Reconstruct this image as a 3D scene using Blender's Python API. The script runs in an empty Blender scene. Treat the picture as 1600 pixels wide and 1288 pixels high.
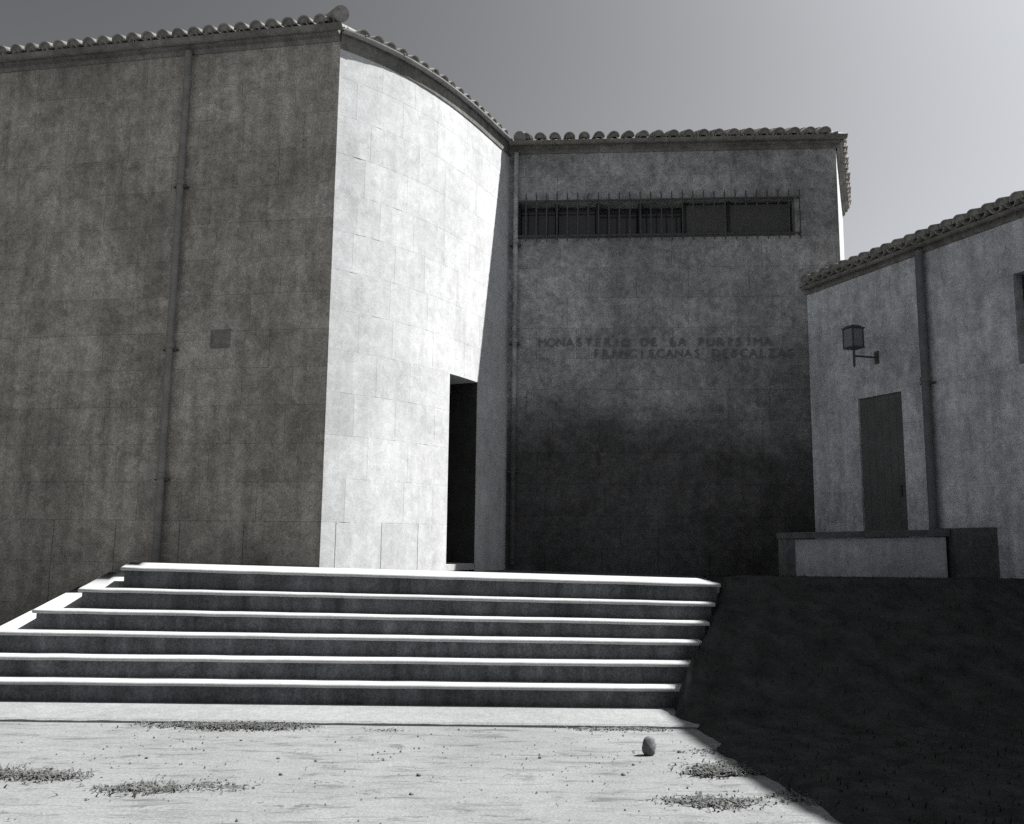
import bpy, bmesh, math, random
from mathutils import Vector, Matrix

random.seed(7)
SC = bpy.context.scene
COL = SC.collection
R = math.radians

# ------------------------------------------------------------------ camera
CAM_Z = 1.40
cam_data = bpy.data.cameras.new('camera')
cam = bpy.data.objects.new('camera', cam_data)
COL.objects.link(cam)
cam_data.sensor_width = 36.0
cam_data.lens = 36.0 * 1370.0 / 1600.0
cam_data.clip_start = 0.05
cam_data.clip_end = 2000.0
PITCH = R(7.937)
ROLL = 0.011
cam.matrix_world = (Matrix.Translation((0, 0, CAM_Z)) @ Matrix.Rotation(R(90) + PITCH, 4, 'X')
                    @ Matrix.Rotation(ROLL, 4, 'Z'))
SC.camera = cam

# ------------------------------------------------------------------ sky and sun
BETA = R(10.5)                    # sun stands to the right and slightly behind the facades
ELEV = R(55.2)
world = bpy.data.worlds.new('World')
SC.world = world
world.use_nodes = True
nt = world.node_tree
nt.nodes.clear()
sky = nt.nodes.new('ShaderNodeTexSky')
sky.sky_type = 'NISHITA'
sky.sun_disc = False
sky.sun_elevation = ELEV
sky.sun_rotation = R(90) - BETA
sky.dust_density = 3.0
sky.air_density = 1.0
sky.ozone_density = 1.0
# black and white film: one grey value, read mostly from the red light of the sky
sep = nt.nodes.new('ShaderNodeSeparateColor')
nt.links.new(sky.outputs[0], sep.inputs[0])
def wmath(op, x, v):
    m = nt.nodes.new('ShaderNodeMath'); m.operation = op; m.inputs[1].default_value = v
    nt.links.new(x, m.inputs[0]); return m.outputs[0]
val = wmath('MULTIPLY', wmath('POWER', wmath('MULTIPLY', sep.outputs[0], 1 / 3.0), 2.1), 5.63)   # contrast of the film
ex = nt.nodes.new('ShaderNodeMath'); ex.operation = 'EXPONENT'                  # soft shoulder of the film
nt.links.new(wmath('MULTIPLY', val, -1 / 6.0), ex.inputs[0])
val = wmath('ADD', wmath('MULTIPLY', ex.outputs[0], -6.0), 6.0)
comb = nt.nodes.new('ShaderNodeCombineColor')
for i, k in enumerate((0.97, 1.0, 1.05)):
    m = nt.nodes.new('ShaderNodeMath'); m.operation = 'MULTIPLY'; m.inputs[1].default_value = k
    nt.links.new(val, m.inputs[0]); nt.links.new(m.outputs[0], comb.inputs[i])
bg = nt.nodes.new('ShaderNodeBackground')
bg.inputs['Strength'].default_value = 0.06
out = nt.nodes.new('ShaderNodeOutputWorld')
nt.links.new(comb.outputs[0], bg.inputs['Color'])
nt.links.new(bg.outputs[0], out.inputs['Surface'])

sun_data = bpy.data.lights.new('sun', 'SUN')
sun_data.energy = 5.0
sun_data.angle = R(0.5)
sun_data.color = (1.0, 0.985, 0.96)
sun = bpy.data.objects.new('sun', sun_data)
COL.objects.link(sun)
to_sun = Vector((math.cos(BETA) * math.cos(ELEV), math.sin(BETA) * math.cos(ELEV), math.sin(ELEV)))
sun.rotation_euler = to_sun.to_track_quat('Z', 'Y').to_euler()
sun.location = to_sun * 60

SC.view_settings.view_transform = 'Standard'
SC.view_settings.look = 'None'
SC.view_settings.gamma = 1.0
SC.view_settings.use_curve_mapping = False
SC.view_settings.exposure = 1.35
SC.cycles.max_bounces = 6
SC.cycles.diffuse_bounces = 3
SC.cycles.use_denoising = False       # leave the grain of the picture in

# ------------------------------------------------------------------ helpers: objects
def tag(o, label=None, cat=None, group=None, kind=None):
    if label: o['label'] = label
    if cat: o['category'] = cat
    if group: o['group'] = group
    if kind: o['kind'] = kind
    return o

def empty(name, loc=(0, 0, 0)):
    o = bpy.data.objects.new(name, None)
    o.empty_display_size = 0.2
    COL.objects.link(o)
    o.location = loc
    return o

def link(name, mesh, parent=None, mat=None, matrix=None):
    o = bpy.data.objects.new(name, mesh)
    if mat is not None and not mesh.materials:
        mesh.materials.append(mat)
    COL.objects.link(o)
    if parent is not None:
        o.parent = parent
        root = parent
        loc = Vector((0, 0, 0))
        while root is not None:               # parents are never turned, only moved
            loc += root.location
            root = root.parent
        o.matrix_parent_inverse = Matrix.Identity(4)
        o.matrix_local = Matrix.Translation(-loc) @ (matrix or Matrix.Identity(4))
    elif matrix is not None:
        o.matrix_world = matrix
    return o

def pymesh(name, verts, faces, smooth=False):
    me = bpy.data.meshes.new(name)
    me.from_pydata([tuple(v) for v in verts], [], faces)
    me.validate()
    bm = bmesh.new(); bm.from_mesh(me)
    bmesh.ops.recalc_face_normals(bm, faces=bm.faces[:])
    bm.to_mesh(me); bm.free()
    if smooth:
        for p in me.polygons: p.use_smooth = True
    return me

class MB:
    """Collects boxes, prisms, tubes in world space and links them as one mesh."""
    def __init__(self): self.v = []; self.f = []
    def add(self, verts, faces):
        n = len(self.v)
        self.v += [tuple(v) for v in verts]
        self.f += [tuple(i + n for i in f) for f in faces]
        return self
    def box(self, c, sx, sy, sz, ax=None):
        """centre c, full sizes, optional axes (t, n) in plan"""
        if ax is None: t, n = Vector((1, 0, 0)), Vector((0, 1, 0))
        else: t, n = ax
        u = Vector((0, 0, 1)); c = Vector(c)
        vs = []
        for k in (-.5, .5):
            for a, b in ((-.5, -.5), (.5, -.5), (.5, .5), (-.5, .5)):
                vs.append(c + t * (a * sx) + n * (b * sy) + u * (k * sz))
        return self.add(vs, [(0, 1, 2, 3), (7, 6, 5, 4), (0, 4, 5, 1), (1, 5, 6, 2), (2, 6, 7, 3), (3, 7, 4, 0)])
    def prism(self, poly, z0, z1):
        n = len(poly)
        zt = z1 if hasattr(z1, '__len__') else [z1] * n
        vs = [(p[0], p[1], z0) for p in poly] + [(p[0], p[1], zt[i]) for i, p in enumerate(poly)]
        fs = [tuple(range(n))[::-1], tuple(range(n, 2 * n))]
        for i in range(n):
            j = (i + 1) % n
            fs.append((i, j, n + j, n + i))
        return self.add(vs, fs)
    def tube(self, pts, r, seg=10, caps=True):
        pts = [Vector(p) for p in pts]
        rs = r if hasattr(r, '__len__') else [r] * len(pts)
        rings = []
        for i, p in enumerate(pts):
            d = (pts[min(i + 1, len(pts) - 1)] - pts[max(i - 1, 0)]).normalized()
            up = Vector((0, 0, 1)) if abs(d.z) < .9 else Vector((1, 0, 0))
            a = d.cross(up).normalized(); b = a.cross(d).normalized()
            rings.append([p + (a * math.cos(2 * math.pi * k / seg) + b * math.sin(2 * math.pi * k / seg)) * rs[i] for k in range(seg)])
        vs = [v for ring in rings for v in ring]; fs = []
        for i in range(len(pts) - 1):
            for k in range(seg):
                k2 = (k + 1) % seg
                fs.append((i * seg + k, i * seg + k2, (i + 1) * seg + k2, (i + 1) * seg + k))
        if caps:
            fs.append(tuple(range(seg))[::-1])
            fs.append(tuple((len(pts) - 1) * seg + k for k in range(seg)))
        return self.add(vs, fs)
    def build(self, name, mat, parent=None, smooth=False, bevel=0.0):
        me = pymesh(name, self.v, self.f, smooth)
        if bevel > 0:
            bm = bmesh.new(); bm.from_mesh(me)
            bmesh.ops.bevel(bm, geom=bm.edges[:], offset=bevel, segments=2, affect='EDGES', profile=.6)
            bm.to_mesh(me); bm.free()
        return link(name, me, parent, mat)

class Path:
    """Plan polyline; the outward side is on the right hand of travel."""
    def __init__(self, pts):
        self.p = [Vector((a, b, 0)) for a, b in pts]
        self.s = [0.0]
        for a, b in zip(self.p, self.p[1:]): self.s.append(self.s[-1] + (b - a).length)
        self.L = self.s[-1]
    def tan_seg(self, i): return (self.p[i + 1] - self.p[i]).normalized()
    def at(self, s, off=0.0):
        i = 0
        while i < len(self.p) - 2 and s > self.s[i + 1]: i += 1
        q = self.p[i] + self.tan_seg(i) * (s - self.s[i])
        t = self.tan(s)
        return q + Vector((t.y, -t.x, 0)) * off
    def tan(self, s):
        n = len(self.p)
        if n == 2: return self.tan_seg(0)
        i = 0
        while i < n - 2 and s > self.s[i + 1]: i += 1
        def vt(k):
            if k == 0: return self.tan_seg(0)
            if k == n - 1: return self.tan_seg(n - 2)
            return (self.tan_seg(k - 1) + self.tan_seg(k)).normalized()
        f = min(1, max(0, (s - self.s[i]) / (self.s[i + 1] - self.s[i])))
        return (vt(i) * (1 - f) + vt(i + 1) * f).normalized()
    def nor(self, s):
        t = self.tan(s); return Vector((t.y, -t.x, 0))

# ------------------------------------------------------------------ helpers: materials
def new_mat(name):
    m = bpy.data.materials.new(name); m.use_nodes = True
    n = m.node_tree; n.nodes.clear()
    o = n.nodes.new('ShaderNodeOutputMaterial')
    b = n.nodes.new('ShaderNodeBsdfPrincipled')
    n.links.new(b.outputs[0], o.inputs[0])
    return m, n, b

def noise(n, vec, scale, detail=4, rough=.55, dist=0.0):
    t = n.nodes.new('ShaderNodeTexNoise')
    t.inputs['Scale'].default_value = scale
    t.inputs['Detail'].default_value = detail
    t.inputs['Roughness'].default_value = rough
    t.inputs['Distortion'].default_value = dist
    n.links.new(vec, t.inputs['Vector'])
    return t.outputs[0]

def mth(n, op, a, b=None, clamp=False):
    m = n.nodes.new('ShaderNodeMath'); m.operation = op; m.use_clamp = clamp
    for i, x in enumerate((a, b)):
        if x is None: continue
        if isinstance(x, (int, float)): m.inputs[i].default_value = x
        else: n.links.new(x, m.inputs[i])
    return m.outputs[0]

def mrange(n, x, a, b, c, d, smooth=False):
    m = n.nodes.new('ShaderNodeMapRange')
    if smooth: m.interpolation_type = 'SMOOTHSTEP'
    for k, v in zip(('From Min', 'From Max', 'To Min', 'To Max'), (a, b, c, d)): m.inputs[k].default_value = v
    n.links.new(x, m.inputs[0])
    return m.outputs[0]

def tinted(n, val, tint):
    c = n.nodes.new('ShaderNodeCombineColor')
    for i in range(3):
        n.links.new(mth(n, 'MULTIPLY', val, tint[i]), c.inputs[i])
    return c.outputs[0]

def scaled(n, vec, sx, sy, sz):
    mp = n.nodes.new('ShaderNodeMapping')
    mp.inputs['Scale'].default_value = (sx, sy, sz)
    n.links.new(vec, mp.inputs['Vector'])
    return mp.outputs[0]

def mat_stone(name, base, tint=(1, 1, 1), blotch=.35, streak=.25, grain=.3, per=.14, bump=.25, rough=.9, low_shade=None):
    """weathered sawn stone: tone of each block, blotches, rain streaks, grain; damp = (z, strength) shade painted low on the wall"""
    m, n, b = new_mat(name)
    pos = n.nodes.new('ShaderNodeNewGeometry').outputs['Position']
    rnd = n.nodes.new('ShaderNodeObjectInfo').outputs['Random']
    big = noise(n, pos, .8, 5, .6, .3)
    mid = noise(n, pos, 5.5, 8, .72, .5)
    fine = noise(n, pos, 55, 5, .75)
    st = noise(n, scaled(n, pos, 7, 7, .7), 1.0, 5, .6)
    v = mrange(n, big, .36, .64, 1 - blotch * .8, 1 + blotch * .6)
    v = mth(n, 'MULTIPLY', v, mrange(n, mid, .36, .64, 1 - blotch, 1 + blotch * .8))
    v = mth(n, 'MULTIPLY', v, mrange(n, st, .35, .7, 1 + streak * .4, 1 - streak))
    v = mth(n, 'MULTIPLY', v, mrange(n, fine, .36, .64, 1 - grain, 1 + grain))
    pat = noise(n, scaled(n, pos, 1, 1, .8), 13, 9, .8, .6)
    v = mth(n, 'MULTIPLY', v, mrange(n, pat, .36, .62, 1 + blotch * .45, 1 - blotch * .75))
    spot = mth(n, 'MULTIPLY', mrange(n, noise(n, pos, 2.1, 4, .6, .4), .53, .68, 0, 1, True), mrange(n, pat, .42, .58, .2, 1))
    v = mth(n, 'MULTIPLY', v, mrange(n, spot, 0, 1, 1.0, 1 - blotch * .9))
    v = mth(n, 'MULTIPLY', v, mrange(n, rnd, 0, 1, 1 - per, 1 + per))
    if low_shade:
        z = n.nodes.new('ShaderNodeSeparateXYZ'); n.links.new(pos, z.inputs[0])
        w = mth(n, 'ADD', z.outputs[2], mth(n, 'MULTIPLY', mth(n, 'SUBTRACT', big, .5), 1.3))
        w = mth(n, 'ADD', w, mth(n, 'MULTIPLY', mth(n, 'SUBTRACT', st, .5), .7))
        v = mth(n, 'MULTIPLY', v, mrange(n, w, low_shade[0] - .9, low_shade[0] + .7, low_shade[1], 1.0, True))
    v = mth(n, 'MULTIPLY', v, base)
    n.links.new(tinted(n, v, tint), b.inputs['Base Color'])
    b.inputs['Roughness'].default_value = rough
    b.inputs['Specular IOR Level'].default_value = .15
    bp = n.nodes.new('ShaderNodeBump'); bp.inputs['Strength'].default_value = bump; bp.inputs['Distance'].default_value = .02
    h = mth(n, 'ADD', mth(n, 'MULTIPLY', fine, .35), mid)
    n.links.new(h, bp.inputs['Height']); n.links.new(bp.outputs[0], b.inputs['Normal'])
    return m

def mat_plain(name, base, tint=(1, 1, 1), rough=.6, metal=0.0, var=.25, scale=9, spec=.3, per=0.0):
    m, n, b = new_mat(name)
    pos = n.nodes.new('ShaderNodeNewGeometry').outputs['Position']
    v = mrange(n, noise(n, pos, scale, 5, .6), .3, .7, base * (1 - var), base * (1 + var))
    if per:
        rnd = n.nodes.new('ShaderNodeObjectInfo').outputs['Random']
        v = mth(n, 'MULTIPLY', v, mrange(n, rnd, 0, 1, 1 - per, 1 + per))
    n.links.new(tinted(n, v, tint), b.inputs['Base Color'])
    b.inputs['Roughness'].default_value = rough
    b.inputs['Metallic'].default_value = metal
    b.inputs['Specular IOR Level'].default_value = spec
    return m

WARM = (1.03, 1.0, .94)
COOL = (.96, 1.0, 1.05)
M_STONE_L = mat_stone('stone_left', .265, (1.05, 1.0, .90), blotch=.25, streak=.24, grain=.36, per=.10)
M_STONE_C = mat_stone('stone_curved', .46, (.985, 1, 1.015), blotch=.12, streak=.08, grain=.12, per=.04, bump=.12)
M_STONE_M = mat_stone('stone_centre', .28, (1, 1, 1.02), blotch=.30, streak=.14, grain=.36, per=.10, low_shade=(3.4, .27))  # deep shade of the lower wall painted into the stone colour
M_STONE_R = mat_stone('stone_right', .47, COOL, blotch=.22, streak=.26, grain=.28, per=.06)
M_MORTAR = mat_plain('mortar', .26, rough=.95, var=.2)
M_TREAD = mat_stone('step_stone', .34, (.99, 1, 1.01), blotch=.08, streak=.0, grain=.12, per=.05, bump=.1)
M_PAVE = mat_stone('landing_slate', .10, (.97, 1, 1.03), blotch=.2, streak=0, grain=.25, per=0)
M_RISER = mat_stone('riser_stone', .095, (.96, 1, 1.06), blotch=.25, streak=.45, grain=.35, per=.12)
M_TILE = mat_plain('roof_tile_clay', .20, WARM, rough=.85, var=.3, scale=14, per=.18)
M_CORN = mat_stone('cornice_stone', .15, WARM, blotch=.25, streak=.2, grain=.2, per=.05)
M_ZINC = mat_plain('zinc', .26, rough=.5, metal=.0, var=.2, scale=5)
M_PIPE = mat_plain('painted_pipe', .16, (1.02, 1, .96), rough=.8, var=.2, scale=7, spec=.05)
M_PIPE_D = mat_plain('dark_pipe', .12, COOL, rough=.8, var=.2, scale=7, spec=.05)
M_IRON = mat_plain('iron', .055, rough=.55, var=.2, metal=.0)
M_DARKWOOD = mat_plain('dark_wood', .022, rough=.6, var=.35, scale=6)
M_DARKDOOR = mat_plain('painted_door', .085, (.97, 1, 1.0), rough=.55, var=.2, scale=4)
M_SHUT = mat_plain('grey_shutter', .075, rough=.7, var=.2)
M_INNER = mat_plain('unlit_interior', .03, rough=.9, var=.1)
M_CAP = mat_stone('dark_coping', .11, (.98, 1, 1.02), blotch=.25, streak=.2, grain=.25, per=.1)
M_RENDER = mat_stone('pale_render', .44, COOL, blotch=.15, streak=.2, grain=.22, per=.0)
M_LETTER = mat_plain('letter_metal', .115, rough=.5, var=.1)

def mat_glass(name, tint=.35):
    m, n, b = new_mat(name)
    b.inputs['Base Color'].default_value = (tint * .1, tint * .1, tint * .11, 1)
    b.inputs['Roughness'].default_value = .08
    b.inputs['Specular IOR Level'].default_value = .6
    return m
M_GLASS = mat_glass('dark_glass')

# ------------------------------------------------------------------ helpers: ashlar walls
def stone_mesh(path, s0, s1, z0, z1, seg, depth, cham, jit, rng, z1b=None):
    """one ashlar block laid on the path; front face proud of its chamfered rim"""
    n = max(1, int(math.ceil((s1 - s0) / seg)))
    cols_ = []
    for k in range(n + 1):
        s = s0 + (s1 - s0) * k / n
        si = min(max(s, s0 + cham), s1 - cham) if k in (0, n) else s
        cols_.append((s, si))
    vs = []
    for s, si in cols_:
        for (ss, off, z) in ((s, -depth, z0), (s, -cham, z0), (si, jit, z0 + cham), (si, jit, z1 - cham), (s, -cham, z1), (s, -depth, z1)):
            q = path.at(ss, off); vs.append((q.x, q.y, z))
    fs = []
    for k in range(n):
        a = k * 6; c = a + 6
        for e in range(6):
            e2 = (e + 1) % 6
            fs.append((a + e, c + e, c + e2, a + e2))
    fs.append(tuple(range(6))); fs.append(tuple(n * 6 + e for e in range(5, -1, -1)))
    return pymesh('stone', vs, fs)

def ashlar(owner, path, z0, z1, mat, openings=(), course=.46, lens=(.5, .95), base=None, seg=99, thick=.45,
           gap=.0010, seed=1, ends=(True, True), core_mat=None, name='wall', base_cuts=None):
    """wall part with one child per stone.  openings: (s0, s1, za, zb)"""
    rng = random.Random(seed)
    core_mat = core_mat or mat
    # courses, lined up with the heads and sills of the openings
    marks = {z0, z1}
    if base: marks.add(z0 + base)
    for o in openings: marks.add(max(z0, o[2])); marks.add(min(z1, o[3]))
    marks = sorted(marks); zs = []
    for a, b in zip(marks, marks[1:]):
        if b - a < 1e-4: continue
        k = max(1, round((b - a) / course))
        zs += [a + (b - a) * i / k for i in range(k)]
    zs.append(z1)
    # backing wall of mortar behind the stones, with the openings cut through it
    core = MB(); off = -.014
    ss = {0.0, path.L}
    for o in openings: ss.add(o[0]); ss.add(o[1])
    if seg < 9:
        k = int(path.L / seg) + 1
        for i in range(1, k): ss.add(path.L * i / k)
    ss = sorted(ss)
    zz = sorted({z0, z1} | {max(z0, o[2]) for o in openings} | {min(z1, o[3]) for o in openings})
    def inside(s, z): return any(o[0] - 1e-6 < s < o[1] + 1e-6 and o[2] - 1e-6 < z < o[3] + 1e-6 for o in openings)
    def P(s, o, z): q = path.at(s, o); return (q.x, q.y, z)
    for a, b in zip(ss, ss[1:]):
        for c, d in zip(zz, zz[1:]):
            if inside((a + b) / 2, (c + d) / 2): continue
            core.add([P(a, off, c), P(b, off, c), P(b, off, d), P(a, off, d)], [(0, 1, 2, 3)])
            core.add([P(a, -thick, c), P(b, -thick, c), P(b, -thick, d), P(a, -thick, d)], [(3, 2, 1, 0)])
    for a, b in zip(ss, ss[1:]):
        for z in (z0, z1):
            core.add([P(a, off, z), P(b, off, z), P(b, -thick, z), P(a, -thick, z)], [(0, 1, 2, 3)])
    for s in (0.0, path.L):
        core.add([P(s, off, z0), P(s, off, z1), P(s, -thick, z1), P(s, -thick, z0)], [(0, 1, 2, 3)])
    for o in openings:
        za, zb = max(z0, o[2]), min(z1, o[3])
        for s in (o[0] - .003, o[1] + .003):
            core.add([P(s, off, za), P(s, off, zb), P(s, -thick, zb), P(s, -thick, za)], [(0, 1, 2, 3)])
        for z in (za - .003, zb + .003):
            core.add([P(o[0], off, z), P(o[1], off, z), P(o[1], -thick, z), P(o[0], -thick, z)], [(0, 1, 2, 3)])
    me = bpy.data.meshes.new(name); me.from_pydata(core.v, [], core.f)
    wall = link(name, me, owner, core_mat)
    # stones
    for ci, (a, b) in enumerate(zip(zs, zs[1:])):
        spans = [(0.0, path.L)]
        for o in openings:
            if o[2] < (a + b) / 2 < o[3]:
                new = []
                for u, v in spans:
                    if o[1] <= u or o[0] >= v: new.append((u, v)); continue
                    if o[0] > u + .02: new.append((u, o[0]))
                    if o[1] < v - .02: new.append((o[1], v))
                spans = new
        for u, v in spans:
            cuts = [u]; first = True
            in_base = base and b <= z0 + base + .01
            if base_cuts and in_base: cuts += [c for c in base_cuts if u + .1 < c < v - .1]
            while not (base_cuts and in_base):
                l = rng.uniform(*lens)
                if first: l *= (.5 if ci % 2 else 1.0); first = False
                if v - (cuts[-1] + l) < lens[0] * .55: break
                cuts.append(cuts[-1] + l)
            cuts.append(v)
            for p, q in zip(cuts, cuts[1:]):
                g = max(gap, .007) * (1 if (base and b <= z0 + base + .01) else gap / max(gap, .007))
                sa = p + (g / 2 if p > u + 1e-6 else 0); sb = q - (g / 2 if q < v - 1e-6 else 0)
                me = stone_mesh(path, sa, sb, a + gap / 2, b - gap / 2, seg, .10, .001, rng.uniform(-.0004, .0004), rng)
                link('stone', me, wall, mat)
    return wall

# ------------------------------------------------------------------ helpers: clay tile roofs
def tile_mesh(name, r0, r1, length, thick, flip):
    """half barrel tapering from r0 at the eave to r1; flip = laid as a channel"""
    seg = 8; vs = []; fs = []
    for y, r in ((0, r0), (length, r1)):
        for rad in (r, r - thick):
            for k in range(seg + 1):
                a = math.pi * k / seg
                z = math.sin(a) * rad
                vs.append((math.cos(a) * rad, y, -z if flip else z))
    m = seg + 1
    for k in range(seg):
        fs.append((k, k + 1, 2 * m + k + 1, 2 * m + k))
        fs.append((m + k, 3 * m + k, 3 * m + k + 1, m + k + 1))
        fs.append((k, m + k, m + k + 1, k + 1))
        fs.append((2 * m + k, 2 * m + k + 1, 3 * m + k + 1, 3 * m + k))
    for k in (0, seg):
        fs.append((k, 2 * m + k, 3 * m + k, m + k))
    if not flip:                                   # mortar stop in the open end
        n0 = len(vs)
        vs.extend((math.cos(math.pi * k / seg) * (r0 - thick), .035, math.sin(math.pi * k / seg) * (r0 - thick)) for k in range(seg + 1))
        fs.append(tuple(range(n0, n0 + seg + 1)))
    me = pymesh(name, vs, fs)
    me.materials.append(M_TILE)
    for p in me.polygons: p.use_smooth = len(p.vertices) == 4 and p.area > .002
    return me
TILE_COVER = tile_mesh('roof_tile', .092, .075, .46, .014, False)
TILE_PAN = tile_mesh('channel_tile', .080, .092, .46, .014, True)

def tiles(roof, path, z, pitch, spacing, rows, over, s0=0.0, s1=None, seed=3):
    rng = random.Random(seed)
    s1 = path.L if s1 is None else s1
    n = int((s1 - s0) / spacing)
    cp, sp = math.cos(pitch), math.sin(pitch)
    for row in range(rows):
        for i in range(n + 1):
            for kind in (0, 1):
                s = s0 + (i + .5 * kind) * spacing
                if s > s1: continue
                t = path.tan(s); nr = path.nor(s)
                up = (-nr) * cp + Vector((0, 0, sp))
                w = t.cross(up).normalized()
                base = path.at(s, over) + Vector((0, 0, z)) + up * (row * .38)
                base += w * ((.075 if kind == 0 else .085) + row * .004) + up * rng.uniform(-.012, .012)
                a = rng.uniform(-.025, .025)
                t2 = t * math.cos(a) + up * math.sin(a); up2 = up * math.cos(a) - t * math.sin(a)
                mx = Matrix(((t2.x, up2.x, w.x, base.x), (t2.y, up2.y, w.y, base.y), (t2.z, up2.z, w.z, base.z), (0, 0, 0, 1)))
                link('roof_tile' if kind == 0 else 'channel_tile', TILE_COVER if kind == 0 else TILE_PAN, roof, None, mx)

def profile_along(path, prof, name, mat, parent, seg=.25, s0=0.0, s1=None, smooth=False):
    """sweep a closed (offset, z) profile along a path"""
    s1 = path.L if s1 is None else s1
    n = max(1, int((s1 - s0) / seg)) if len(path.p) > 2 else 1
    m = len(prof); vs = []; fs = []
    for k in range(n + 1):
        s = s0 + (s1 - s0) * k / n
        for o, z in prof:
            q = path.at(s, o); vs.append((q.x, q.y, z))
    for k in range(n):
        for e in range(m):
            e2 = (e + 1) % m
            fs.append((k * m + e, (k + 1) * m + e, (k + 1) * m + e2, k * m + e2))
    fs.append(tuple(range(m))); fs.append(tuple(n * m + e for e in range(m)))
    return link(name, pymesh(name, vs, fs, smooth), parent, mat)

# ================================================================== SETTING: ground
def mat_ground():
    m, n, b = new_mat('pale_sandy_ground')
    pos = n.nodes.new('ShaderNodeNewGeometry').outputs['Position']
    big = noise(n, pos, .9, 5, .6, .5)
    mid = noise(n, scaled(n, pos, 2.0, 4.5, 1), 1.6, 7, .65, .5)
    fine = noise(n, pos, 60, 4, .75)
    speck = noise(n, pos, 26, 2, .5)
    v = mrange(n, big, .3, .7, .88, 1.08)
    v = mth(n, 'MULTIPLY', v, mrange(n, mid, .3, .7, .86, 1.1))
    v = mth(n, 'MULTIPLY', v, mrange(n, fine, .36, .64, .78, 1.16))
    # thin scraps of dead growth and dirt
    d = mth(n, 'MULTIPLY', mrange(n, mid, .56, .70, 0, 1, True), mrange(n, speck, .45, .62, 0, 1, True))
    v = mth(n, 'MULTIPLY', v, mrange(n, d, 0, 1, 1.0, .45))
    smear = noise(n, scaled(n, pos, 1.1, 5, 1), 2.3, 8, .7, .8)
    v = mth(n, 'MULTIPLY', v, mrange(n, smear, .50, .68, 1.04, .58, True))
    v = mth(n, 'MULTIPLY', v, .170)
    n.links.new(tinted(n, v, (.98, 1, 1.02)), b.inputs['Base Color'])
    b.inputs['Roughness'].default_value = .95
    b.inputs['Specular IOR Level'].default_value = .1
    bp = n.nodes.new('ShaderNodeBump'); bp.inputs['Strength'].default_value = .5; bp.inputs['Distance'].default_value = .02
    n.links.new(mth(n, 'ADD', mth(n, 'MULTIPLY', fine, .3), mid), bp.inputs['Height'])
    n.links.new(bp.outputs[0], b.inputs['Normal'])
    return m
M_GROUND = mat_ground()

def axis(lo, hi, a, b, step, grow=1.35):
    xs = []; x = a
    while x < b: xs.append(x); x += step
    xs.append(b)
    d = step; x = b
    while x < hi: d *= grow; x = min(hi, x + d); xs.append(x)
    d = step; x = a; left = []
    while x > lo: d *= grow; x = max(lo, x - d); left.append(x)
    return left[::-1] + xs
GX = axis(-400, 400, -6, 6, .16); GY = axis(-400, 400, 2.5, 9, .12)
rg = random.Random(5)
gv = [(x, y, (rg.uniform(-.006, .006) if (3 < y < 6.7 and abs(x) < 6) else 0) - (.004 if y > 6.6 else 0)) for y in GY for x in GX]
nx = len(GX)
gf = [(j * nx + i, j * nx + i + 1, (j + 1) * nx + i + 1, (j + 1) * nx + i) for j in range(len(GY) - 1) for i in range(nx - 1)]
ground = link('ground', pymesh('ground', gv, gf, True), None, M_GROUND)
tag(ground, kind='structure')

# concrete strip along the foot of the steps
M_STRIP = mat_stone('strip_concrete', .185, (.98, 1, 1.02), blotch=.10, streak=.0, grain=.22, per=.08, bump=.2)
sv = []; sf = []; rs = random.Random(9)
for k in range(61):
    x = -7.0 + 8.9 * k / 60; e = 6.70 + rs.uniform(-.007, .007)
    sv += [(x, e, -.06), (x, e, .012 + rs.uniform(-.003, .003)), (x, e + .02, .024), (x, 7.6, .026)]
for k in range(60):
    for q in range(3): sf.append((k * 4 + q, k * 4 + q + 1, k * 4 + q + 5, k * 4 + q + 4))
strip = link('pavement', pymesh('pavement', sv, sf), None, M_STRIP)
tag(strip, kind='structure')

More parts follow.
